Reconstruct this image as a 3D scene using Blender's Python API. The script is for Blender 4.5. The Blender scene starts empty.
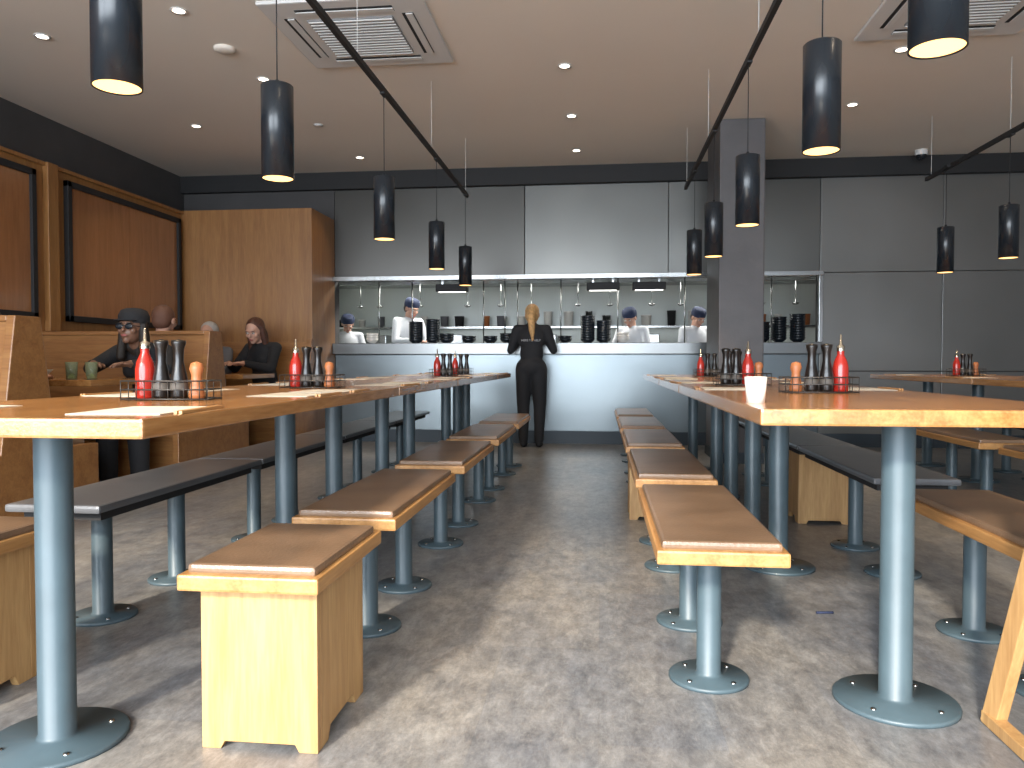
import bpy, bmesh, math, random
from mathutils import Vector, Matrix, Euler, Quaternion
random.seed(4)
scene = bpy.context.scene
V = Vector

# ------------------------------------------------------------------ materials
def new_mat(name):
    m = bpy.data.materials.new(name); m.use_nodes = True
    nt = m.node_tree
    return m, nt, nt.nodes['Principled BSDF']

def plain(name, col, rough=0.5, metal=0.0, coat=0.0, bump=0.0, bscale=60, emis=None, estr=0, var=0.0, vscale=3.0, trans=0.0):
    m, nt, b = new_mat(name)
    b.inputs['Base Color'].default_value = (*col, 1)
    b.inputs['Roughness'].default_value = rough
    b.inputs['Metallic'].default_value = metal
    b.inputs['Coat Weight'].default_value = coat
    b.inputs['Transmission Weight'].default_value = trans
    if emis:
        b.inputs['Emission Color'].default_value = (*emis, 1)
        b.inputs['Emission Strength'].default_value = estr
    tc = nt.nodes.new('ShaderNodeTexCoord')
    if var > 0:
        n = nt.nodes.new('ShaderNodeTexNoise'); n.inputs['Scale'].default_value = vscale
        n.inputs['Detail'].default_value = 5
        nt.links.new(tc.outputs['Object'], n.inputs['Vector'])
        r = nt.nodes.new('ShaderNodeValToRGB')
        r.color_ramp.elements[0].position = .3; r.color_ramp.elements[1].position = .7
        r.color_ramp.elements[0].color = (*[c*(1-var) for c in col], 1)
        r.color_ramp.elements[1].color = (*[min(1, c*(1+var)) for c in col], 1)
        nt.links.new(n.outputs['Fac'], r.inputs['Fac'])
        nt.links.new(r.outputs['Color'], b.inputs['Base Color'])
    if bump > 0:
        n2 = nt.nodes.new('ShaderNodeTexNoise'); n2.inputs['Scale'].default_value = bscale
        nt.links.new(tc.outputs['Object'], n2.inputs['Vector'])
        bp = nt.nodes.new('ShaderNodeBump'); bp.inputs['Strength'].default_value = bump
        bp.inputs['Distance'].default_value = .01
        nt.links.new(n2.outputs['Fac'], bp.inputs['Height'])
        nt.links.new(bp.outputs['Normal'], b.inputs['Normal'])
    return m

def wood(name, c1, c2, axis='Y', rough=0.4, coat=0.2, sc=1.0):
    m, nt, b = new_mat(name)
    tc = nt.nodes.new('ShaderNodeTexCoord'); mp = nt.nodes.new('ShaderNodeMapping')
    s = {'X': (1.2, 14, 14), 'Y': (14, 1.2, 14), 'Z': (14, 14, 1.2)}[axis]
    mp.inputs['Scale'].default_value = [k*sc for k in s]
    nt.links.new(tc.outputs['Object'], mp.inputs['Vector'])
    n = nt.nodes.new('ShaderNodeTexNoise'); n.inputs['Scale'].default_value = 1.6
    n.inputs['Detail'].default_value = 7; n.inputs['Roughness'].default_value = .6; n.inputs['Distortion'].default_value = .6
    nt.links.new(mp.outputs['Vector'], n.inputs['Vector'])
    n3 = nt.nodes.new('ShaderNodeTexNoise'); n3.inputs['Scale'].default_value = 9; n3.inputs['Detail'].default_value = 4
    nt.links.new(mp.outputs['Vector'], n3.inputs['Vector'])
    mx = nt.nodes.new('ShaderNodeMath'); mx.operation = 'MULTIPLY_ADD'
    mx.inputs[1].default_value = .35
    nt.links.new(n3.outputs['Fac'], mx.inputs[0]); 
    ml = nt.nodes.new('ShaderNodeMath'); ml.operation = 'MULTIPLY'; ml.inputs[1].default_value = .68
    nt.links.new(n.outputs['Fac'], ml.inputs[0]); nt.links.new(ml.outputs[0], mx.inputs[2])
    r = nt.nodes.new('ShaderNodeValToRGB')
    r.color_ramp.elements[0].position = .38; r.color_ramp.elements[1].position = .64
    r.color_ramp.elements[0].color = (*c2, 1); r.color_ramp.elements[1].color = (*c1, 1)
    nt.links.new(mx.outputs[0], r.inputs['Fac'])
    nt.links.new(r.outputs['Color'], b.inputs['Base Color'])
    bp = nt.nodes.new('ShaderNodeBump'); bp.inputs['Strength'].default_value = .06; bp.inputs['Distance'].default_value = .01
    nt.links.new(n3.outputs['Fac'], bp.inputs['Height']); nt.links.new(bp.outputs['Normal'], b.inputs['Normal'])
    b.inputs['Roughness'].default_value = rough; b.inputs['Coat Weight'].default_value = coat
    b.inputs['Coat Roughness'].default_value = .2
    return m

M_table = wood('table_wood', (.46, .225, .078), (.28, .12, .035), 'Y', .20, .5)
M_bench = wood('bench_wood', (.50, .265, .095), (.32, .15, .046), 'Y', .42, .1)
M_benchv = wood('bench_leg_wood', (.52, .315, .130), (.37, .20, .075), 'Z', .5, .05)
M_wall_wood = wood('wall_veneer', (.31, .145, .044), (.22, .095, .027), 'Z', .45, .1, .7)
M_booth = wood('booth_wood', (.33, .155, .05), (.22, .090, .027), 'X', .4, .2, .8)
M_panel = wood('mirror_panel_wood', (.32, .135, .05), (.25, .098, .034), 'Z', .12, 1.0, .5)
M_leather = plain('brown_leather', (.20, .125, .076), .30, bump=.12, bscale=120, var=.2, vscale=6)
M_gleather = plain('slate_laminate', (.105, .108, .115), .28, bump=.05, bscale=90, var=.12, vscale=5)
M_blue = plain('blue_grey_paint', (.064, .098, .117), .42, var=.12, vscale=8, coat=.05)
M_black = plain('black_metal', (.010, .014, .019), .27)
M_blackm = plain('black_matt', (.012, .012, .013), .7)
M_dark = plain('dark_grey_wall_paint', (.055, .052, .052), .7, var=.1)
M_pillar = plain('dark_pillar_plaster', (.085, .080, .083), .5, var=.10, vscale=6, bump=.1, bscale=40)
M_ceil = plain('ceiling_paint', (.74, .68, .60), .8, var=.02, vscale=1)
M_ac = plain('ac_plastic', (.62, .61, .59), .5)
M_acdark = plain('ac_grille', (.22, .22, .22), .6)
M_white = plain('white_tile', (.66, .70, .66), .35)
M_cream = plain('side_wall_paint', (.30, .27, .25), .8)
M_steel = plain('stainless_steel', (.34, .35, .35), .25, 1.0, bump=.03, bscale=20)
M_lipsteel = plain('counter_lip_steel', (.16, .165, .165), .28, 1.0, bump=.03, bscale=20)
M_kick = plain('kick_plate', (.03, .045, .06), .5)
M_paper = plain('menu_paper', (.56, .52, .43), .7)
M_red = plain('chilli_sauce', (.36, .02, .012), .22, coat=.2)
M_soy = plain('soy_bottle', (.008, .006, .005), .28, coat=.0)
M_cap = plain('bottle_cap_metal', (.55, .5, .42), .25, 1.0)
M_label = plain('bottle_label', (.10, .085, .07), .6)
M_orange = plain('pepper_pot_wood', (.38, .13, .045), .45)
M_wire = plain('wire_basket_metal', (.05, .045, .04), .4, .5)
M_ceramic = plain('white_ceramic', (.7, .67, .62), .3, coat=.3)
M_glass = plain('drinks_glass', (.75, .85, .55), .1, trans=.8)
M_lamp = plain('lamp_glow', (1, .7, .35), .5, emis=(1, .56, .20), estr=2.8)
M_down = plain('downlight_glow', (1, .9, .7), .5, emis=(1, .85, .66), estr=8)
M_strip = plain('kitchen_lamp_tube', (1, 1, 1), .5, emis=(1, .97, .9), estr=3)
M_skin = plain('skin_fair', (.50, .28, .20), .5)
M_skind = plain('skin_dark', (.20, .10, .062), .45)
M_hblond = plain('hair_blonde', (.52, .30, .12), .5, bump=.6, bscale=150, var=.3, vscale=40)
M_hred = plain('hair_auburn', (.075, .026, .014), .5, bump=.6, bscale=150, var=.3, vscale=40)
M_hdark = plain('hair_dark', (.02, .014, .01), .5, bump=.6, bscale=150)
M_hgrey = plain('hair_grey', (.4, .38, .36), .6, bump=.6, bscale=150)
M_hshort = plain('hair_cropped_red', (.14, .06, .035), .6, bump=.5, bscale=200)
M_cblack = plain('cloth_black', (.012, .012, .014), .85, bump=.3, bscale=50)
M_cwhite = plain('cloth_white', (.62, .64, .67), .8, bump=.2, bscale=40)
M_cblue = plain('cloth_navy', (.016, .026, .065), .8)
M_cgrey = plain('cloth_grey', (.12, .12, .13), .8)
M_text = plain('shirt_print', (.35, .35, .36), .8)
M_lip = plain('lips', (.34, .10, .09), .5)
M_eye = plain('eye_white', (.6, .58, .55), .3)
M_pupil = plain('pupil', (.02, .012, .01), .2)

def clad(name, c1, c2, metal, rough):
    m, nt, b = new_mat(name)
    tc = nt.nodes.new('ShaderNodeTexCoord'); mp = nt.nodes.new('ShaderNodeMapping')
    mp.inputs['Scale'].default_value = (3, 3, 60)
    nt.links.new(tc.outputs['Object'], mp.inputs['Vector'])
    n = nt.nodes.new('ShaderNodeTexNoise'); n.inputs['Scale'].default_value = 3; n.inputs['Detail'].default_value = 4
    nt.links.new(mp.outputs['Vector'], n.inputs['Vector'])
    n2 = nt.nodes.new('ShaderNodeTexNoise'); n2.inputs['Scale'].default_value = .7; n2.inputs['Detail'].default_value = 2
    nt.links.new(tc.outputs['Object'], n2.inputs['Vector'])
    r = nt.nodes.new('ShaderNodeValToRGB')
    r.color_ramp.elements[0].color = (*c1, 1); r.color_ramp.elements[1].color = (*c2, 1)
    r.color_ramp.elements[0].position = .35; r.color_ramp.elements[1].position = .65
    nt.links.new(n2.outputs['Fac'], r.inputs['Fac'])
    nt.links.new(r.outputs['Color'], b.inputs['Base Color'])
    b.inputs['Metallic'].default_value = metal; b.inputs['Roughness'].default_value = rough
    bp = nt.nodes.new('ShaderNodeBump'); bp.inputs['Strength'].default_value = .05; bp.inputs['Distance'].default_value = .005
    nt.links.new(n.outputs['Fac'], bp.inputs['Height']); nt.links.new(bp.outputs['Normal'], b.inputs['Normal'])
    return m
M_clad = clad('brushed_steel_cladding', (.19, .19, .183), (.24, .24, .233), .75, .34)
M_clad_dim = clad('brushed_steel_cladding_half_shade', (.12, .12, .114), (.16, .16, .152), .8, .34)  # same steel, weaker reflected light on middle panels put into the colour
M_clad_shade = clad('brushed_steel_cladding_in_shade', (.068, .066, .061), (.095, .092, .087), .8, .34)  # same steel again, left panel's dark reflection painted into its colour
M_cladb = clad('pale_counter_cladding', (.14, .162, .172), (.18, .205, .215), .8, .30)

def floor_mat():
    m, nt, b = new_mat('mottled_vinyl_floor')
    L = nt.links
    tc = nt.nodes.new('ShaderNodeTexCoord')
    def noise(scale, detail, stretch, rough=.6, dist=0):
        mp = nt.nodes.new('ShaderNodeMapping'); mp.inputs['Scale'].default_value = stretch
        L.new(tc.outputs['Object'], mp.inputs['Vector'])
        n = nt.nodes.new('ShaderNodeTexNoise'); n.inputs['Scale'].default_value = scale; n.inputs['Distortion'].default_value = dist
        n.inputs['Detail'].default_value = detail; n.inputs['Roughness'].default_value = rough
        L.new(mp.outputs['Vector'], n.inputs['Vector']); return n
    n1 = noise(16, 12, (1, .5, 1), .84, .2)
    r1 = nt.nodes.new('ShaderNodeValToRGB')
    e = r1.color_ramp.elements
    e[0].position = .34; e[0].color = (.115, .115, .118, 1)
    e[1].position = .66; e[1].color = (.37, .37, .365, 1)
    k = r1.color_ramp.elements.new(.5); k.color = (.235, .233, .230, 1)
    L.new(n1.outputs['Fac'], r1.inputs['Fac'])
    mpb = nt.nodes.new('ShaderNodeMapping'); mpb.inputs['Rotation'].default_value = (0, 0, math.pi/2)
    L.new(tc.outputs['Object'], mpb.inputs['Vector'])
    br = nt.nodes.new('ShaderNodeTexBrick'); br.inputs['Scale'].default_value = 1
    br.inputs['Brick Width'].default_value = 1.2; br.inputs['Row Height'].default_value = .3
    br.inputs['Mortar Size'].default_value = .0008
    br.inputs['Color1'].default_value = (.82, .85, .90, 1); br.inputs['Color2'].default_value = (1.0, .98, .95, 1)
    br.inputs['Mortar'].default_value = (.8, .8, .8, 1)
    L.new(mpb.outputs['Vector'], br.inputs['Vector'])
    mx = nt.nodes.new('ShaderNodeMixRGB'); mx.blend_type = 'MULTIPLY'; mx.inputs['Fac'].default_value = .8
    L.new(r1.outputs['Color'], mx.inputs['Color1']); L.new(br.outputs['Color'], mx.inputs['Color2'])
    n2 = noise(50, 6, (1, .25, 1), .7)
    r2 = nt.nodes.new('ShaderNodeValToRGB'); r2.color_ramp.elements[0].position = .56; r2.color_ramp.elements[1].position = .74
    L.new(n2.outputs['Fac'], r2.inputs['Fac'])
    mf = nt.nodes.new('ShaderNodeMath'); mf.operation = 'MULTIPLY'; mf.inputs[1].default_value = .4
    L.new(r2.outputs['Color'], mf.inputs[0])
    mx2 = nt.nodes.new('ShaderNodeMixRGB'); mx2.inputs['Color2'].default_value = (.46, .45, .43, 1)
    L.new(mf.outputs[0], mx2.inputs['Fac']); L.new(mx.outputs['Color'], mx2.inputs['Color1'])
    n3 = noise(2.6, 5, (1, .5, 1), .65)
    r3 = nt.nodes.new('ShaderNodeValToRGB'); r3.color_ramp.elements[0].color = (.76, .79, .85, 1); r3.color_ramp.elements[1].color = (1.15, 1.10, 1.02, 1)
    r3.color_ramp.elements[0].position = .35; r3.color_ramp.elements[1].position = .65
    L.new(n3.outputs['Fac'], r3.inputs['Fac'])
    mx3 = nt.nodes.new('ShaderNodeMixRGB'); mx3.blend_type = 'MULTIPLY'; mx3.inputs['Fac'].default_value = 1
    L.new(mx2.outputs['Color'], mx3.inputs['Color1']); L.new(r3.outputs['Color'], mx3.inputs['Color2'])
    L.new(mx3.outputs['Color'], b.inputs['Base Color'])
    b.inputs['Roughness'].default_value = .30
    bp = nt.nodes.new('ShaderNodeBump'); bp.inputs['Strength'].default_value = .06; bp.inputs['Distance'].default_value = .01
    L.new(n1.outputs['Fac'], bp.inputs['Height']); L.new(bp.outputs['Normal'], b.inputs['Normal'])
    return m
M_floor = floor_mat()

# ------------------------------------------------------------------ builder
class B:
    def __init__(s, name): s.name = name; s.v = []; s.f = []; s.mi = []; s.sm = []; s.mats = []
    def midx(s, m):
        if m not in s.mats: s.mats.append(m)
        return s.mats.index(m)
    def add(s, bm, mat, smooth=False, M=None):
        if M is not None: bmesh.ops.transform(bm, matrix=M, verts=bm.verts)
        bm.verts.ensure_lookup_table(); bm.verts.index_update()
        o = len(s.v); s.v += [v.co.copy() for v in bm.verts]; k = s.midx(mat)
        for f in bm.faces:
            s.f.append([o+v.index for v in f.verts]); s.mi.append(k); s.sm.append(smooth)
        bm.free(); return s
    def raw(s, vs, fs, matf, smooth=True):
        o = len(s.v); s.v += vs
        for f in fs:
            c = sum((vs[i] for i in f), V((0, 0, 0)))/len(f)
            s.f.append([o+i for i in f]); s.mi.append(s.midx(matf(c))); s.sm.append(smooth)
    def box(s, lo, hi, mat, bev=0.0, M=None):
        bm = bmesh.new(); lo = V(lo); hi = V(hi)
        bmesh.ops.create_cube(bm, size=1)
        c = (lo+hi)/2; d = hi-lo
        bmesh.ops.transform(bm, matrix=Matrix.Translation(c) @ Matrix.Diagonal((d.x, d.y, d.z, 1)), verts=bm.verts)
        if bev > 0:
            bmesh.ops.bevel(bm, geom=bm.edges[:], offset=bev, segments=2, affect='EDGES', profile=.6)
        return s.add(bm, mat, False, M)
    def prism(s, pts, axis, a, b, mat, bev=0.0, M=None):
        bm = bmesh.new()
        def mk(p, t):
            if axis == 'X': return (t, p[0], p[1])
            if axis == 'Y': return (p[0], t, p[1])
            return (p[0], p[1], t)
        va = [bm.verts.new(mk(p, a)) for p in pts]; vb = [bm.verts.new(mk(p, b)) for p in pts]
        n = len(pts)
        bm.faces.new(va); bm.faces.new(vb[::-1])
        for i in range(n): bm.faces.new((va[i], vb[i], vb[(i+1) % n], va[(i+1) % n]))
        bmesh.ops.recalc_face_normals(bm, faces=bm.faces)
        if bev > 0: bmesh.ops.bevel(bm, geom=bm.edges[:], offset=bev, segments=2, affect='EDGES', profile=.6)
        return s.add(bm, mat, False, M)
    def lathe(s, prof, org, mat, n=24, M=None, smooth=True):
        bm = bmesh.new(); rings = []
        for r, z in prof:
            if r < 1e-5: rings.append([bm.verts.new((0, 0, z))])
            else: rings.append([bm.verts.new((r*math.cos(2*math.pi*i/n), r*math.sin(2*math.pi*i/n), z)) for i in range(n)])
        for A, C in zip(rings, rings[1:]):
            for i in range(n):
                j = (i+1) % n
                if len(A) == 1 and len(C) == 1: continue
                if len(A) == 1: bm.faces.new((A[0], C[i], C[j]))
                elif len(C) == 1: bm.faces.new((A[i], A[j], C[0]))
                else: bm.faces.new((A[i], A[j], C[j], C[i]))
        bmesh.ops.recalc_face_normals(bm, faces=bm.faces)
        T = Matrix.Translation(V(org))
        if M is not None: T = T @ M
        return s.add(bm, mat, smooth, T)
    def cyl(s, a, b, r0, mat, r1=None, n=20):
        a = V(a); b = V(b); d = b-a; r1 = r0 if r1 is None else r1
        bm = bmesh.new()
        bmesh.ops.create_cone(bm, cap_ends=True, segments=n, radius1=r0, radius2=r1, depth=d.length)
        M = Matrix.Translation((a+b)/2) @ d.to_track_quat('Z', 'Y').to_matrix().to_4x4()
        o = len(s.f); s.add(bm, mat, True, M)
        for i in range(o, len(s.f)):
            if len(s.f[i]) > 4: s.sm[i] = False
        return s
    def done(s, loc=(0, 0, 0), rot=0):
        me = bpy.data.meshes.new(s.name); me.from_pydata([tuple(v) for v in s.v], [], s.f)
        for m in s.mats: me.materials.append(m)
        me.polygons.foreach_set('material_index', s.mi); me.polygons.foreach_set('use_smooth', s.sm); me.update()
        ob = bpy.data.objects.new(s.name, me); scene.collection.objects.link(ob)
        ob.location = loc; ob.rotation_euler = (0, 0, rot); return ob

def dup(ob, loc, rot=0):
    o = bpy.data.objects.new(ob.name.split('.')[0], ob.data); scene.collection.objects.link(o)
    o.location = loc; o.rotation_euler = (0, 0, rot); return o

# ------------------------------------------------------------------ room shell
CZ = 3.03
B('floor').box((-5, -1.8, -.1), (5.2, 11.5, 0), M_floor).done()
B('ceiling').box((-4.9, -1.8, CZ), (5.2, 8.5, CZ+.1), M_ceil).done()
w = B('wall_left'); w.box((-4.9, -1.8, 0), (-4.44, 8.5, 2.5), M_wall_wood)
w.box((-4.95, -1.8, 2.5), (-4.8, 8.5, CZ), M_dark); w.done()
B('wall_right').box((5.0, -1.8, 0), (5.2, 11.5, CZ), M_cream).done()
w = B('wall_back')
w.box((-4.8, 8.5, 0), (-3.0, 8.65, CZ), M_dark)
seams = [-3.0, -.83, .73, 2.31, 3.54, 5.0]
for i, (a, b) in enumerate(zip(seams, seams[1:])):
    w.box((a+.003, 8.5, 1.85), (b-.003, 8.62, 2.84), (M_clad_shade, M_clad_dim, M_clad_dim, M_clad, M_clad)[i], .003)  # upper panels darken leftwards: painted fall-off of reflected light
    if b > 2.4:
        w.box((a+.003, 8.5, .1), (b-.003, 8.62, .80), M_clad, .003)
        w.box((a+.003, 8.5, .806), (b-.003, 8.62, 1.844), M_clad, .003)
w.box((-2.997, 8.5, .1), (2.307, 8.62, .985), M_cladb, .003)
w.box((2.31, 8.55, .1), (5, 8.65, 2.87), M_blackm)
w.box((-3, 8.55, 1.86), (5, 8.65, 2.87), M_blackm)
w.done()
B('trim_back_top').box((-4.8, 8.42, 2.84), (5.0, 8.5, CZ-.001), M_blackm).done()
B('baseboard_back').box((-3.0, 8.47, 0), (5.0, 8.6, .14), M_kick).done()
w = B('wall_front')
w.box((-4.9, -1.75, 0), (5.2, -1.6, .20), M_dark); w.box((-4.9, -1.75, 2.9), (5.2, -1.6, CZ), M_dark)
for x in (-4.85, -2.4, 0.1, 2.6, 5.05): w.box((x-.05, -1.75, .20), (x+.05, -1.6, 2.9), M_blackm)
w.done()
B('wall_kitchen_back').box((-4.2, 11.3, 0), (5.2, 11.45, 2.8), M_white).done()
B('wall_kitchen_left').box((-4.2, 8.65, 0), (-4.05, 11.3, 2.8), M_white).done()
B('ceiling_kitchen').box((-4.2, 8.65, 2.7), (5.2, 11.4, 2.8), M_white).done()
w = B('wall_wood_partition')
w.box((-4.44, 7.8, 0), (-3.0, 8.5, 2.51), M_wall_wood, .004)
w.done()
w = B('pillar'); w.box((1.04, 6.98, 0), (1.43, 7.76, CZ), M_pillar, .012)
w.box((1.03, 6.97, 0), (1.44, 7.77, .1), M_kick, .005); w.done()

def wall_frame(y0, y1):
    b = B('framed_mirror_panel')
    x = -4.44
    b.box((x, y0+.05, 1.29), (x+.02, (y0+y1)/2-.002, 2.36), M_panel)
    b.box((x, (y0+y1)/2+.002, 1.29), (x+.02, y1-.05, 2.36), M_panel)
    for (a, c, d, e) in ((y0, y1, 1.24, 1.29), (y0, y1, 2.36, 2.41), (y0, y0+.05, 1.24, 2.41), (y1-.05, y1, 1.24, 2.41)):
        b.box((x, a, d), (x+.045, c, e), M_blackm, .004)
    return b.done()
wall_frame(5.98, 7.72); wall_frame(3.9, 5.62); wall_frame(1.8, 3.54)
t = B('trim_left_wall')
for y in (5.8, 3.72, 1.6): t.box((-4.44, y-.06, 1.15), (-4.39, y+.06, 2.5), M_wall_wood, .004)
t.box((-4.44, -1.6, 2.47), (-4.41, 7.8, 2.5), M_wall_wood, .004)
t.done()

# ------------------------------------------------------------------ booths
def booth(y):
    b = B('booth_seat')
    x0, x1 = -4.43, -2.97
    prof = [(-.55, 0), (.55, 0), (.55, .42), (.20, .43), (.09, 1.14), (-.09, 1.14), (-.20, .43), (-.55, .42)]
    b.prism(prof, 'X', x1-.05, x1, M_booth, .006)
    b.prism([(-.20, .3), (.20, .3), (.075, 1.11), (-.075, 1.11)], 'X', x0, x1-.05, M_booth, .004)
    for s in (-1, 1):
        b.box((x0, min(s*.19, s*.54), .36), (x1-.05, max(s*.19, s*.54), .405), M_booth, .004)
        b.box((x0+.02, min(s*.20, s*.53), .405), (x1-.07, max(s*.20, s*.53), .45), M_leather, .015)
        b.box((x0, min(s*.48, s*.5), 0), (x1-.05, max(s*.48, s*.5), .36), M_booth)
    b.box((x0, -.09, 1.11), (x1-.05, .09, 1.14), M_booth, .005)
    return b.done((0, y, 0))
booth(3.72); booth(5.7)
b = B('booth_wall_bench')
x0, x1 = -4.43, -2.97
b.prism([(0, 0), (0, 1.14), (-.09, 1.14), (-.2, .43), (-.55, .42), (-.55, 0)], 'X', x1-.05, x1, M_booth, .006)
b.prism([(0, .3), (0, 1.11), (-.075, 1.11), (-.2, .3)], 'X', x0, x1-.05, M_booth, .004)
b.box((x0, -.54, .36), (x1-.05, -.19, .405), M_booth, .004)
b.box((x0+.02, -.53, .405), (x1-.07, -.2, .45), M_leather, .015)
b.box((x0, -.5, 0), (x1-.05, -.48, .36), M_booth)
b.done((0, 7.79, 0))

def pole(b, x, y, z1, r, rd):
    b.lathe([(0, 0), (rd, 0), (rd, .008), (rd-.004, .012), (r+.006, .012), (r, .02), (r, z1)], (x, y, 0), M_blue, 32)
    b.lathe([(r, z1-.008), (rd*.6, z1-.006), (rd*.6, z1), (0, z1)], (x, y, 0), M_blue, 24)
    for k in range(4):
        a = math.pi/4+k*math.pi/2
        b.lathe([(.007, .01), (.007, .015), (0, .016)], (x+rd*.75*math.cos(a), y+rd*.75*math.sin(a), 0), M_steel, 8)

def dining_table(x, y0, y1, poles, name='dining_table', hw=.405):
    b = B(name)
    b.box((-hw, y0, .75), (hw, y1, .79), M_table, .006)
    b.box((-.05, y0+.2, .735), (.05, y1-.2, .75), M_blue, .002)
    for y in poles: pole(b, 0, y, .742, .041, .155)
    return b.done((x, 0, 0))
LX, RX, FX = -1.28, .78, 2.85
dining_table(LX, 1.39, 3.3, (1.675, 3.02)); dining_table(LX, 3.31, 4.7, (3.6, 4.43))
dining_table(LX, 4.71, 6.58, (5.08, 6.33)); dining_table(LX, 6.59, 7.55, (6.85, 7.3))
dining_table(RX, 1.86, 3.75, (2.12, 3.475)); dining_table(RX, 3.76, 5.0, (4.05, 4.7)); dining_table(RX, 5.01, 6.9, (5.28, 6.6))
dining_table(FX, 3.6, 5.4, (3.9, 5.1)); dining_table(FX, 5.41, 7.35, (6.2, 7.1))
for y in (4.72, 6.75):
    b = B('booth_table'); b.box((-4.42, y-.33, .75), (-3.1, y+.33, .79), M_table, .006)
    pole(b, -3.7, y, .75, .041, .155); b.done()

# ------------------------------------------------------------------ benches
def box_leg(b, y0, y1, hw=.14, z1=.385):
    t = .022
    for ya in (y0, y1-t):
        b.prism([(-hw, 0), (-hw+.045, 0), (-hw+.055, .018), (hw-.055, .018), (hw-.045, 0), (hw, 0), (hw, z1), (-hw, z1)], 'Y', ya, ya+t, M_benchv, .002)
    for xa in (-hw, hw-t):
        b.prism([(y0+t, 0), (y0+.07, 0), (y0+.085, .03), (y1-.085, .03), (y1-.07, 0), (y1-t, 0), (y1-t, z1), (y0+t, z1)], 'X', xa, xa+t, M_benchv, .002)
def bench_mesh(L, kind, first_box=False, name='dining_bench', top='brown'):
    b = B(name); hw = .165
    if top == 'brown':
        b.box((-hw, 0, .385), (hw, L, .422), M_bench, .006)
        b.box((-hw+.014, .022, .416), (hw-.014, L-.022, .442), M_leather, .010)
    else:
        b.box((-hw, 0, .415), (hw, 1.19, .442), M_gleather, .010)
        b.box((-hw+.03, .05, .385), (hw-.03, 1.14, .415), M_blackm)
    if kind == 'short': box_leg(b, .06, .40)
    else:
        if first_box: box_leg(b, .05, .33)
        else: pole(b, 0, .25, .385, .034, .112)
        pole(b, 0, .73, .385, .034, .112)
    return b
prot = {}
def bench(x, y, top='brown', fb=False, short=False):
    key = (top, fb, short)
    if key not in prot:
        b = bench_mesh(.5 if short else .98, 'short' if short else 'n', fb, 'dining_bench', top)
        prot[key] = b.done((x, y, 0))
    else: dup(prot[key], (x, y, 0))
iL = LX+.50; oL = LX-.465; iR = RX-.47; oR = RX+.46
bench(iL, 1.62, short=True)
for y in (2.27, 3.47, 4.67, 5.87): bench(iL, y)
bench(oL, 1.62, short=True)
for y in (2.27, 3.47, 4.67, 5.87): bench(oL, y, 'grey')
for y in (1.97, 3.17, 4.37, 5.57): bench(iR, y, fb=(y == 4.37))
bench(iR, 6.77)
bench(oR, 1.97)
bench(oR, 3.17, 'grey'); bench(oR, 4.37, 'grey', True); bench(oR, 5.57, 'grey')
for y in (3.6, 4.8, 6.0): bench(FX-.47, y); bench(FX+.47, y, 'grey')

b = B('wooden_high_chair')
def beam(p, q, w, d, mat):
    p = V(p); q = V(q); dd = q-p
    M = Matrix.Translation((p+q)/2) @ dd.to_track_quat('Z', 'Y').to_matrix().to_4x4()
    b.box((-w/2, -d/2, -dd.length/2), (w/2, d/2, dd.length/2), mat, .003, M)
for x0_, x1_ in ((.965, 1.01), (1.44, 1.395)):
    beam((x0_, 2.0, 0.0), (x1_, 1.77, .80), .03, .05, M_benchv)
    beam((x0_, 1.42, 0.0), (x1_, 1.56, .80), .03, .05, M_benchv)
    beam((x0_, 1.40, .018), (x0_, 2.02, .018), .035, .03, M_benchv)
    beam((x1_, 1.50, .70), (x1_, 1.82, .70), .03, .04, M_benchv)
b.box((1.01, 1.52, .50), (1.40, 1.84, .52), M_bench, .004)
b.box((1.01, 1.52, .55), (1.40, 1.54, .80), M_bench, .004)
b.box((1.01, 1.80, .60), (1.40, 1.83, .63), M_bench, .004)
b.done()

# ------------------------------------------------------------------ pendants & tracks
TZ = 2.49
def pendant():
    b = B('pendant_lamp'); R = .063; H = .37
    b.lathe([(R-.004, .005), (R-.004, .001), (R, 0), (R, H-.004), (R-.004, H), (.01, H), (.008, H+.02), (0, H+.02)], (0, 0, 0), M_black, 36)
    b.lathe([(0, .003), (R-.004, .003)], (0, 0, 0), M_lamp, 36)
    b.cyl((0, 0, H), (0, 0, TZ-1.63), .0025, M_blackm, n=6)
    b.box((-.014, -.04, TZ-1.63-.01), (.014, .04, TZ-1.63+.012), M_blackm, .003)
    return b.done()
proto = None
PL = [(LX, 1.94), (LX, 2.97), (LX, 4.5), (LX, 5.98), (LX, 7.28), (RX, 1.92), (RX-.02, 2.80), (RX, 4.26), (RX, 5.49), (RX, 6.6),
      (FX, 5.8), (FX-.05, 6.68), (FX, 4.3)]
for i, (x, y) in enumerate(PL):
    if proto is None: proto = pendant(); proto.location = (x, y, 1.63)
    else: dup(proto, (x, y, 1.63))
    l = bpy.data.lights.new('pendant_spot', 'SPOT'); l.energy = 18; l.color = (1, .72, .43); l.spot_size = 1.9; l.spot_blend = .7; l.shadow_soft_size = .05
    o = bpy.data.objects.new('pendant_spot_light', l); scene.collection.objects.link(o); o.location = (x, y, 1.62)
for x, ye in ((LX, 7.4), (RX, 7.3), (FX, 7.2)):
    b = B('ceiling_lighting_track'); b.box((-.013, -1.0, TZ), (.013, ye, TZ+.032), M_blackm, .002)
    for y in (.4, 2.2, 4.0, 5.8, ye-.1): b.cyl((0, y, TZ+.03), (0, y, CZ), .002, M_ac, n=6)
    b.done((x, 0, 0))

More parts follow.
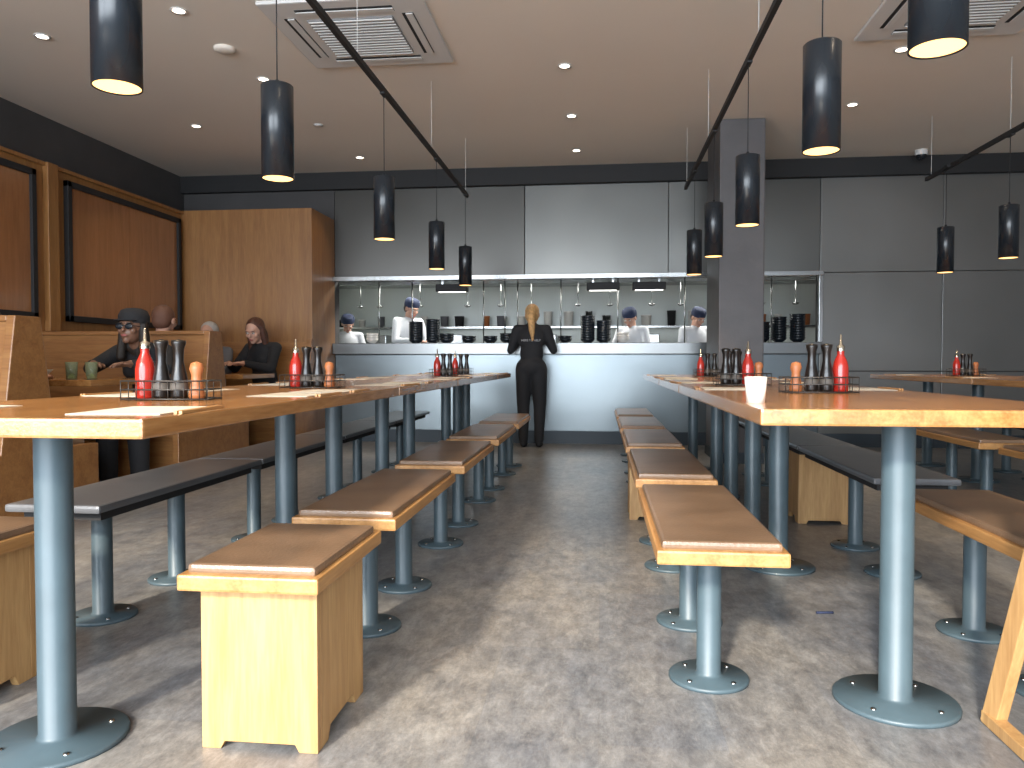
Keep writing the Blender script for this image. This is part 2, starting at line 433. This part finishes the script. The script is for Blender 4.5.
# ------------------------------------------------------------------ ceiling things
def ac(x, y):
    b = B('ceiling_air_conditioner'); z = CZ; s = .5
    b.box((-s, -s, z-.025), (s, s, z), M_ac, .01)
    b.box((-.27, -.27, z-.035), (.27, .27, z-.024), M_acdark)
    for k in range(14): b.box((-.265, -.26+k*.04, z-.042), (.265, -.25+k*.04, z-.034), M_ac)
    for sgn in (-1, 1):
        b.box((-.3, sgn*.37-.035, z-.028), (.3, sgn*.37+.035, z-.0245), M_blackm)
        b.box((-.3, sgn*.37-.012, z-.034), (.3, sgn*.37+.03, z-.028), M_ac, .001)
        b.box((sgn*.37-.035, -.3, z-.028), (sgn*.37+.035, .3, z-.0245), M_blackm)
        b.box((sgn*.37-.012, -.3, z-.034), (sgn*.37+.03, .3, z-.028), M_ac, .001)
    b.done((x, y, 0))
ac(-1.53, 4.9); ac(2.15, 4.85)
F = 770.; t0 = 88/F; th = math.atan(t0)
def at(px, py, z):
    d = (z-.9)*F/(362-py); u = (px-512)/F; m = (u-t0)/(1+t0*u)
    y = d/(math.cos(th)-m*math.sin(th)); return m*y, y
dproto = None
DL = [(48,40),(183,15),(199,128),(266,82),(564,69),(571,118),(576,152),(361,159),(849,107),(897,53)]
pts = [at(px, py, CZ) for px, py in DL] + [(-.6, 2.2), (1.6, 2.4), (-3.6, 3.2), (-.3, .8), (3.6, 4.2), (3.6, 6.5)]
for x, y in pts:
    if dproto is None:
        b = B('ceiling_downlight'); b.lathe([(.048, -.001), (.05, -.008), (.036, -.006), (.036, 0)], (0, 0, 0), M_ac, 24)
        b.lathe([(0, -.004), (.036, -.004)], (0, 0, 0), M_down, 24)
        dproto = b.done((x, y, CZ))
    else: dup(dproto, (x, y, CZ))
    l = bpy.data.lights.new('downlight_spot', 'SPOT'); l.energy = 28; l.color = (1, .80, .58); l.spot_size = 1.7; l.spot_blend = .8; l.shadow_soft_size = .05
    o = bpy.data.objects.new('downlight_spot_light', l); scene.collection.objects.link(o); o.location = (x, y, CZ-.02)
x, y = at(228, 52, CZ)
b = B('smoke_detector'); b.lathe([(.07, 0), (.07, -.015), (.05, -.025), (0, -.028)], (0, 0, 0), M_ceil, 28); b.done((x, y, CZ))
x, y = at(320, 127, CZ)
b = B('ceiling_sensor'); b.lathe([(.04, 0), (.04, -.008), (0, -.012)], (0, 0, 0), M_ac, 20); b.done((x, y, CZ))
x, y = at(918, 152, CZ)
b = B('dome_security_camera'); b.lathe([(.06, 0), (.06, -.04), (.055, -.05)], (0, 0, 0), M_ac, 24); b.lathe([(.052, -.05), (.045, -.08), (.025, -.098), (0, -.103)], (0, 0, 0), M_black, 24); b.done((x, y, CZ))

# ------------------------------------------------------------------ kitchen pass
b = B('kitchen_pass_counter')
b.box((-3.0, 8.40, .985), (2.31, 9.15, 1.11), M_lipsteel, .006)
b.box((-3.0, 9.0, 0), (2.31, 9.1, .985), M_steel)
b.done()
b = B('pass_header_rail')
b.box((-3.0, 8.42, 1.81), (2.33, 8.499, 1.86), M_steel, .004)
b.box((-3.0, 8.66, 1.82), (2.31, 9.0, 1.84), M_steel, .003)
b.box((2.29, 8.44, 1.11), (2.33, 8.499, 1.81), M_steel, .003)
for x in (-2.6, -2.2, -1.35, -1.1, -.95, -.45, .2, .95, 1.9): b.cyl((x, 8.9, 1.11), (x, 8.9, 1.82), .008, M_steel, n=10)
b.done()
def heat(x):
    b = B('heat_lamp'); b.box((-.18, -.06, 0), (.18, .06, .085), M_blackm, .01); b.box((-.15, -.04, -.004), (.15, .04, .001), M_strip)
    b.box((-.12, -.01, .085), (-.1, .01, .12), M_steel); b.box((.1, -.01, .085), (.12, .01, .12), M_steel)
    b.done((x, 8.58, 1.69))
for x in (-1.66, .03, .53): heat(x)
def bowl_stack(x, y, n, z=1.11, r=.085, name='stack_of_black_bowls', mat=None):
    b = B(name); mat = mat or M_black
    for k in range(n):
        zz = k*.028
        b.lathe([(0, zz), (r*.5, zz), (r*.52, zz+.01), (r*.85, zz+.03), (r, zz+.06), (r*.96, zz+.06), (r*.8, zz+.033), (0, zz+.015)], (0, 0, 0), mat, 24)
    b.done((x, y, z))
for x, y, n in ((-.14, 8.75, 10), (.04, 8.75, 8), (-2.12, 8.75, 8), (-1.93, 8.8, 9), (2.14, 8.72, 10), (1.95, 8.75, 9), (1.76, 8.7, 7), (1.58, 8.75, 4), (-1.5, 8.75, 2), (-1.25, 8.75, 2), (-.40, 8.8, 2), (-1.75, 8.72, 3), (-1.05, 8.7, 3)):
    bowl_stack(x, y, n)
for x in (-2.6, .25, 1.4): bowl_stack(x, 8.62, 3, 1.11, .07, 'stack_of_white_plates', M_ceramic)
b = B('kitchen_cook_line')
b.box((-4.0, 10.55, 0), (4.6, 11.25, .95), M_steel, .005)
b.box((-4.0, 10.95, 1.38), (4.6, 11.28, 1.41), M_steel, .003)
b.prism([(11.28, 2.0), (10.4, 2.0), (10.4, 2.08), (10.75, 2.5), (11.28, 2.5)], 'X', -4.0, 4.6, M_steel)
for x in (-3.3, -2.2, -.9, .5, 1.8):
    b.box((x-.3, 10.6, .95), (x+.3, 10.9, 1.28), M_steel, .01); b.cyl((x-.2, 10.59, 1.15), (x+.2, 10.59, 1.15), .012, M_blackm, n=8)
b.done()
b = B('row_of_food_tubs')
for k in range(26):
    x = -3.8+k*.3+random.uniform(-.06, .06); h = random.choice([.1, .14, .2]); r = random.choice([.05, .06, .07])
    b.lathe([(0, 0), (r*.9, 0), (r, h), (r+.004, h), (r+.004, h+.015), (0, h+.015)], (x, 11.1, 1.411), random.choice([M_ceramic, M_cgrey, M_ceramic, M_steel, M_orange, M_blackm]), 16)
b.done()
b = B('hanging_ladles')
b.cyl((-3.7, 10.36, 1.96), (4.4, 10.36, 1.96), .008, M_steel, n=8)
for k in range(15):
    x = -3.4+k*.5+random.uniform(-.12, .12)
    b.cyl((x, 10.36, 1.96), (x, 10.36, 1.66), .006, M_steel, n=6)
    b.lathe([(0, 0), (.03, .006), (.05, .03), (.045, .03), (0, .01)], (x, 10.34, 1.64), M_steel, 14)
b.done()

# ------------------------------------------------------------------ condiments
def condiment_set(x, y, z=.79, rot=0, cfg=('r', 's', 's', 'p')):
    b = B('condiment_basket_set')
    w = .045*len(cfg)/2+.02; d = .045
    for zz in (.004, .028, .05):
        for (p, q) in (((-w, -d), (w, -d)), ((w, -d), (w, d)), ((w, d), (-w, d)), ((-w, d), (-w, -d))):
            b.cyl((p[0], p[1], zz), (q[0], q[1], zz), .002, M_wire, n=6)
    n = int(w*2/.02)
    for k in range(n+1):
        xx = -w+2*w*k/n
        for yy in (-d, d): b.cyl((xx, yy, 0), (xx, yy, .05), .0014, M_wire, n=5)
        b.cyl((xx, -d, .003), (xx, d, .003), .0014, M_wire, n=5)
    for i, c in enumerate(cfg):
        px = -w+.02+.0225+i*.045
        o = (px, random.uniform(-.01, .01), .005)
        if c == 'r':
            b.lathe([(0, 0), (.022, 0), (.024, .006), (.024, .075), (.020, .095), (.011, .115), (.011, .13)], o, M_red, 20)
            b.lathe([(.0125, .128), (.0125, .143), (.005, .148), (.003, .178), (.0015, .18), (0, .18)], o, M_cap, 14)
        elif c == 's':
            b.lathe([(0, 0), (.020, 0), (.022, .006), (.021, .05), (.016, .075), (.012, .095), (.013, .125), (.018, .14), (.018, .148), (0, .152)], o, M_soy, 20)
            b.lathe([(.0223, .022), (.0218, .040)], o, M_label, 20)
        else:
            b.lathe([(0, 0), (.019, 0), (.020, .01), (.014, .045), (.013, .06), (.018, .075), (.014, .09), (0, .095)], o, M_orange, 20)
    o = b.done((x, y, z), rot); o.scale = (1.12,)*3; return o
condiment_set(-1.23, 2.1, rot=.1, cfg=('r', 's', 's', 'p')); condiment_set(-1.2, 3.12, cfg=('r', 's', 's', 'p'))
condiment_set(-1.17, 5.7, cfg=('r', 's', 's')); condiment_set(-1.2, 6.6, cfg=('r', 's', 's'))
condiment_set(.77, 2.84, cfg=('p', 's', 's', 'r')); condiment_set(.66, 3.7, cfg=('s', 's', 'r', 'p')); condiment_set(.8, 4.6, cfg=('s', 's', 'r'))
condiment_set(.8, 5.9, cfg=('r', 's', 's')); condiment_set(FX, 6.4, cfg=('r', 's', 's', 'p')); condiment_set(FX, 5.2)
pm = None
def mat_at(x, y, r=0):
    global pm
    if pm is None:
        b = B('paper_placemat'); b.box((-.10, -.14, 0), (.10, .14, .0015), M_paper)
        b.box((.115, -.11, 0), (.122, .11, .006), M_bench); b.box((.126, -.11, 0), (.133, .11, .006), M_bench)
        pm = b.done((x, y, .7905), r)
    else: dup(pm, (x, y, .7905), r)
for cx, ys in ((LX, (1.65, 2.45, 2.78, 3.6, 3.95, 4.75, 5.25, 6.2, 7.0, 7.35)), (RX, (3.25, 4.15, 5.0, 5.4, 6.4)), (FX, (4.0, 4.7, 5.7, 6.9))):
    for y in ys:
        for s in (-1, 1): mat_at(cx+s*.26, y+random.uniform(-.03, .03), (math.pi if s < 0 else 0)+random.uniform(-.12, .12))
b = B('white_cup'); b.lathe([(0, 0), (.024, 0), (.030, .07), (.028, .07), (.022, .006), (0, .006)], (0, 0, 0), M_ceramic, 24); b.done((.42, 2.15, .79))
b = B('drinking_glass'); b.lathe([(0, 0), (.03, 0), (.036, .11), (.034, .11), (.028, .006), (0, .006)], (0, 0, 0), M_glass, 24)
b.lathe([(0, .008), (.027, .008), (.031, .07), (0, .07)], (0, 0, 0), plain('lime_drink', (.5, .6, .2), .3), 20); g = b.done((-3.17, 4.50, .79)); dup(g, (-3.26, 4.44, .79))
for x, y in ((-3.7, 4.72), (-3.6, 6.7)):
    b = B('soup_bowl'); b.lathe([(0, 0), (.04, 0), (.05, .02), (.085, .06), (.08, .06), (.045, .025), (0, .02)], (0, 0, 0), M_ceramic, 24); b.done((x, y, .79))
b = B('pen_on_floor'); b.cyl((-.03, 0, .006), (.03, .008, .006), .005, M_cblue, n=8); b.done((.80, 2.83, 0))

# ------------------------------------------------------------------ people
def remesh(bm, vox, sm=3):
    me = bpy.data.meshes.new('tmp'); bm.to_mesh(me); bm.free()
    ob = bpy.data.objects.new('tmp', me); scene.collection.objects.link(ob)
    m = ob.modifiers.new('r', 'REMESH'); m.mode = 'VOXEL'; m.voxel_size = vox
    s = ob.modifiers.new('s', 'SMOOTH'); s.iterations = sm; s.factor = .5
    dg = bpy.context.evaluated_depsgraph_get(); dg.update()
    e = ob.evaluated_get(dg); em = e.to_mesh()
    vs = [v.co.copy() for v in em.vertices]; fs = [list(p.vertices) for p in em.polygons]
    e.to_mesh_clear(); bpy.data.objects.remove(ob); bpy.data.meshes.remove(me)
    return vs, fs
def ell(bm, c, r, R=None):
    M = Matrix.Translation(V(c))
    if R is not None: M = M @ R.to_4x4()
    bmesh.ops.create_icosphere(bm, subdivisions=3, radius=1, matrix=M @ Matrix.Diagonal((*r, 1)))
def limb(bm, a, b, ra, rb):
    a = V(a); b = V(b); d = b-a
    M = Matrix.Translation((a+b)/2) @ d.to_track_quat('Z', 'Y').to_matrix().to_4x4()
    bmesh.ops.create_cone(bm, cap_ends=True, segments=16, radius1=ra, radius2=rb, depth=d.length, matrix=M)
    ell(bm, a, (ra*.995,)*3); ell(bm, b, (rb*.995,)*3)
def segd(p, a, b):
    ab = b-a; t = max(0, min(1, (p-a).dot(ab)/max(ab.length_squared, 1e-9))); return (p-a-ab*t).length

STAND = dict(pelvis=(0, 0, .93), chest=(0, .02, 1.28), neck=(0, .01, 1.45), head=(0, .04, 1.58),
  sh=(.17, .01, 1.39), el=(.23, .02, 1.12), wr=(.22, .14, .92), hip=(.085, 0, .9), kn=(.10, .02, .50), an=(.10, 0, .09))
def pose(base=STAND, **k):
    d = dict(base); d.update(k)
    out = {}
    for a in ('pelvis', 'chest', 'neck', 'head'): out[a] = V(d[a])
    for a in ('sh', 'el', 'wr', 'hip', 'kn', 'an'):
        v = V(d[a]); out[a+'R'] = V(d.get(a+'R', v)); out[a+'L'] = V(d.get(a+'L', (-v.x, v.y, v.z)))
    return out
def human(name, loc, rot, P, top, legs, skin, hairm, hair='short', hat=None, scale=1.0, hpitch=0, hyaw=0, shoes=None, female=False, sleeve=1.0, loose=1.0, glasses=False):
    b = B(name); shoes = shoes or M_blackm
    bm = bmesh.new()
    z = (P['chest']-P['pelvis']).normalized(); x = V((1, 0, 0)); y = z.cross(x).normalized(); x = y.cross(z)
    R = Matrix((x, y, z)).transposed()
    f = .92 if female else 1
    g = loose
    ell(bm, P['pelvis']+V((0, -.01, 0)), (.155*g, .115, .12), R)
    ell(bm, P['pelvis'].lerp(P['chest'], .45), (.130*f*g, .098*g, .16), R)
    ell(bm, P['chest'], (.160*f*g, .112, .17), R)
    if female: 
        for s in (-1, 1): ell(bm, P['chest']+R@V((s*.07, .075, -.02)), (.06, .05, .06), R)
    limb(bm, P['shL'], P['shR'], .058, .058)
    limb(bm, P['chest']+R@V((0, -.01, .10)), P['neck'], .07, .055)
    segs = [(P['pelvis'], P['chest'], top), (P['shL'], P['shR'], top), (P['chest'], P['neck'], top)]
    for s in 'LR':
        limb(bm, P['sh'+s], P['el'+s], .055*f*g, .044*f*g); limb(bm, P['el'+s], P['wr'+s], .044*f*g, .030*g)
        limb(bm, P['hip'+s], P['kn'+s], .088*g, .060*g*g); limb(bm, P['kn'+s], P['an'+s], .058*g*g, .042*g*g)
        e, w_ = P['el'+s], P['wr'+s]
        segs += [(P['sh'+s], P['el'+s], top), (e, w_, top if sleeve >= 1 else skin), (P['hip'+s].lerp(P['kn'+s], .25), P['kn'+s], legs), (P['kn'+s], P['an'+s], legs)]
        foot = P['an'+s]+V((0, .07, -.055)); ell(bm, foot, (.045, .125, .04)); ell(bm, foot+V((0, -.08, .01)), (.038, .05, .045))
        segs.append((foot+V((0, -.08, -.01)), foot+V((0, .1, -.01)), shoes))
    vs, fs = remesh(bm, .014, 4)
    b.raw(vs, fs, lambda c: min(segs, key=lambda q: segd(c, q[0], q[1]))[2])
    H = Matrix.Translation(P['head']) @ Euler((-hpitch, 0, hyaw)).to_matrix().to_4x4()
    bm = bmesh.new()
    ell(bm, (0, -.012, .028), (.076, .095, .085)); ell(bm, (0, .022, -.035), (.058, .068, .072)); ell(bm, (0, .066, -.085), (.026, .022, .022))
    limb(bm, (0, .083, .012), (0, .106, -.022), .009, .013); ell(bm, (0, .074, .03), (.05, .02, .012))
    ell(bm, (0, .084, -.055), (.024, .012, .012))
    for s in (-1, 1):
        ell(bm, (s*.077, -.005, -.005), (.010, .022, .032)); ell(bm, (s*.042, .06, -.022), (.022, .022, .022))
    nb = H.inverted() @ P['neck']
    limb(bm, (0, -.015, -.04), nb-V((0, 0, .02)), .052, .056)
    vs, fs = remesh(bm, .006, 3)
    b.raw([H@v for v in vs], fs, lambda c: skin)
    for s in (-1, 1):
        bm = bmesh.new(); ell(bm, (s*.031, .080, .006), (.013, .010, .008)); b.add(bm, M_eye, True, H)
        bm = bmesh.new(); ell(bm, (s*.031, .088, .006), (.0055, .004, .0055)); b.add(bm, M_pupil, True, H)
        bm = bmesh.new(); ell(bm, (s*.032, .088, .026), (.017, .006, .004)); b.add(bm, hairm, True, H)
        if glasses:
            bm = bmesh.new(); ell(bm, (s*.033, .097, .004), (.026, .003, .019)); b.add(bm, M_black, True, H)
            b.cyl(H@V((s*.058, .092, .008)), H@V((s*.08, -.01, .008)), .002, M_black, n=6)
    if glasses: b.cyl(H@V((-.012, .100, .008)), H@V((.012, .100, .008)), .002, M_black, n=6)
    bm = bmesh.new(); ell(bm, (0, .094, -.055), (.022, .006, .008)); b.add(bm, M_lip, True, H)
    if hair:
        bm = bmesh.new(); ell(bm, (0, -.026, .036), (.084, .097, .090)); ell(bm, (0, -.05, -.01), (.074, .065, .07))
        if hair == 'ponytail':
            ell(bm, (0, -.04, -.03), (.078, .075, .075))
            ell(bm, (0, -.125, .05), (.035, .03, .035)); limb(bm, (0, -.12, .05), (0, -.165, -.03), .036, .046); limb(bm, (0, -.165, -.03), (0.01, -.17, -.19), .046, .038); limb(bm, (.01, -.17, -.19), (.02, -.16, -.32), .038, .012)
        if hair == 'long':
            for s in (-1, 1): limb(bm, (s*.07, -.01, .03), (s*.080, .0, -.19), .028, .030)
            ell(bm, (0, -.06, -.07), (.085, .05, .13))
        vs, fs = remesh(bm, .008, 3); b.raw([H@v for v in vs], fs, lambda c: hairm)
    if hat:
        kind, hm = hat
        b.lathe([(.094, .030), (.098, .045), (.097, .085), (.082, .118), (.05, .132), (0, .138)], (0, 0, 0), hm, 24, H @ Matrix.Translation((0, -.015, 0)))
        if kind == 'cap':
            pts_ = [(-.068, .06)]+[(.072*math.sin(a), .07+.075*math.cos(a)) for a in [math.radians(d) for d in range(-75, 76, 15)]]+[(.068, .06)]
            b.prism(pts_, 'Z', .040, .046, hm, .001, H)
    for s in 'LR':
        sg = 1 if s == 'R' else -1
        w_ = P['wr'+s]; d = (w_-P['el'+s]); d.z *= .4; d.normalize()
        up = V((0, 0, 1)); side = d.cross(up).normalized(); up = side.cross(d)
        Q = Matrix((side, d, up)).transposed()
        def L(p): return w_+Q@V(p)
        bm = bmesh.new(); ell(bm, L((0, .045, 0)), (.040, .050, .015), Q)
        limb(bm, w_-d*.03, w_+d*.02, .027, .025)
        for k, (fx, ln) in enumerate(((-.029, .062), (-.010, .074), (.010, .070), (.028, .055))):
            a = L((fx, .08, 0)); m_ = L((fx*1.1, .08+ln*.5, -.008)); e = L((fx*1.15, .08+ln*.86, -.030))
            limb(bm, a, m_, .0095, .0085); limb(bm, m_, e, .0085, .007)
        tx = -sg
        limb(bm, L((tx*.03, .025, -.004)), L((tx*.055, .055, -.012)), .013, .011); limb(bm, L((tx*.055, .055, -.012)), L((tx*.058, .085, -.022)), .011, .008)
        vs, fs = remesh(bm, .0045, 2); b.raw(vs, fs, lambda c: skin)
    ob = b.done(loc, rot); ob.scale = (scale,)*3
    return ob

PW = pose(pelvis=(0, -.05, .93), chest=(0, .01, 1.27), neck=(0, .04, 1.42), head=(0, .08, 1.535), sh=(.175, .02, 1.36), el=(.25, .04, 1.12),
          wr=(.13, .20, 1.27), hip=(.085, -.05, .9), kn=(.095, -.02, .50), an=(.09, -.06, .09))
wt = human('waitress', (-.72, 8.14, .0), 0, PW, M_cblack, M_cblack, M_skin, M_hblond, 'ponytail', None, .915, .1, 0, female=True, loose=1.14)
tx = bpy.data.curves.new('shirt_text', 'FONT'); tx.body = 'HERE TO HELP'; tx.size = .034; tx.align_x = 'CENTER'; tx.extrude = .006
to = bpy.data.objects.new('shirt_text', tx); scene.collection.objects.link(to); tx.materials.append(M_text)
to.parent = wt; to.location = (0, -.105, 1.22); to.rotation_euler = (math.radians(83), 0, 0)

CK = pose(chest=(0, .06, 1.27), neck=(0, .08, 1.43), head=(0, .13, 1.545), sh=(.175, .06, 1.38), el=(.25, .12, 1.13), wr=(.12, .34, 1.14))
human('cook', (-2.54, 9.9, .0), math.pi+.9, CK, M_cwhite, M_cgrey, M_skin, M_hdark, 'short', ('beanie', M_cblue), 1.03, .45, loose=1.1)
human('cook', (.42, 9.62, 0), math.pi-.5, CK, M_cwhite, M_cgrey, M_skin, M_hdark, 'short', ('beanie', M_cblue), .93, .6, loose=1.12)
human('cook', (1.12, 9.66, 0), math.pi+.5, CK, M_cwhite, M_cgrey, M_skin, M_hdark, 'short', ('beanie', M_cblue), .93, .55, loose=1.12)
human('cook', (-3.28, 9.75, 0), math.pi+.4, CK, M_cwhite, M_cgrey, M_skin, M_hdark, 'short', ('beanie', M_cblue), .9, .6)

SIT = dict(pelvis=(0, 0, .56), chest=(0, .04, .90), neck=(0, .06, 1.06), head=(0, .10, 1.18), sh=(.165, .04, 1.0), el=(.23, .18, .80),
           wr=(.13, .40, .84), hip=(.09, .03, .54), kn=(.11, .42, .54), an=(.11, .40, .09))
SP = pose(SIT)
SF = pose(SIT, pelvis=(0, .0, .56), chest=(0, .14, .86), neck=(0, .22, .99), head=(0, .29, 1.10), sh=(.17, .18, .94), el=(.27, .34, .83), wr=(.14, .50, .86))
human('diner_in_cap', (-3.20, 5.28, 0), math.pi, SF, M_cblack, M_cblack, M_skind, M_hdark, 'long', ('cap', M_cblack), 1.03, -.05, 0, female=True, glasses=True, loose=1.15)
human('diner_man', (-3.68, 6.08, .0), 0, SP, M_cgrey, M_cblack, M_skin, M_hshort, 'short', None, 1.06, .1, 0)
SR = pose(SIT, head=(0, .14, 1.16), wr=(.10, .36, .85))
human('diner_woman', (-3.33, 7.40, .0), math.pi-.35, SR, M_cblack, M_cblack, M_skin, M_hred, 'long', None, 1.04, .4, .2, female=True, loose=1.1)
human('diner_older', (-3.88, 7.40, .0), math.pi, SP, M_cgrey, M_cblack, M_skin, M_hgrey, 'short', None, 1.0, .1)
human('diner_opposite', (-3.6, 4.08, 0), 0, SP, M_cblack, M_cblack, M_skin, M_hdark, 'short', None, .96, .1)

# ------------------------------------------------------------------ lights
def area(name, loc, rot, sx, sy, e, col):
    l = bpy.data.lights.new(name, 'AREA'); l.shape = 'RECTANGLE'; l.size = sx; l.size_y = sy; l.energy = e; l.color = col
    o = bpy.data.objects.new(name, l); scene.collection.objects.link(o); o.location = loc; o.rotation_euler = rot
area('window_daylight', (-2.0, -3.6, 2.1), (math.radians(86), 0, math.radians(-6)), 8.0, 3.4, 1150, (.84, .92, 1.0))
s = bpy.data.lights.new('sun', 'SUN'); s.energy = 5.5; s.angle = math.radians(5); s.color = (1, .88, .72)
so = bpy.data.objects.new('sun', s); scene.collection.objects.link(so); so.location = (-3, -6, 6)
so.rotation_euler = V((.30, 1.0, -.52)).to_track_quat('-Z', 'Y').to_euler()
area('kitchen_light', (-1.6, 9.9, 2.65), (0, 0, 0), 2.5, .6, 120, (1, .98, .92))
area('kitchen_light', (2.0, 9.9, 2.65), (0, 0, 0), 2.5, .6, 100, (1, .98, .92))

wd = bpy.data.worlds.new('World'); scene.world = wd; wd.use_nodes = True
bg = wd.node_tree.nodes['Background']; bg.inputs['Color'].default_value = (.72, .84, 1, 1); bg.inputs['Strength'].default_value = 1.2

cam = bpy.data.cameras.new('camera'); co = bpy.data.objects.new('camera', cam); scene.collection.objects.link(co)
co.location = (0, 0, .9); co.rotation_euler = (math.radians(90)-math.atan(22/F), 0, th)
cam.sensor_fit = 'HORIZONTAL'; cam.sensor_width = 36; cam.lens = F/1024*36; cam.clip_start = .05
scene.camera = co
scene.view_settings.view_transform = 'Standard'
scene.view_settings.exposure = 0.15
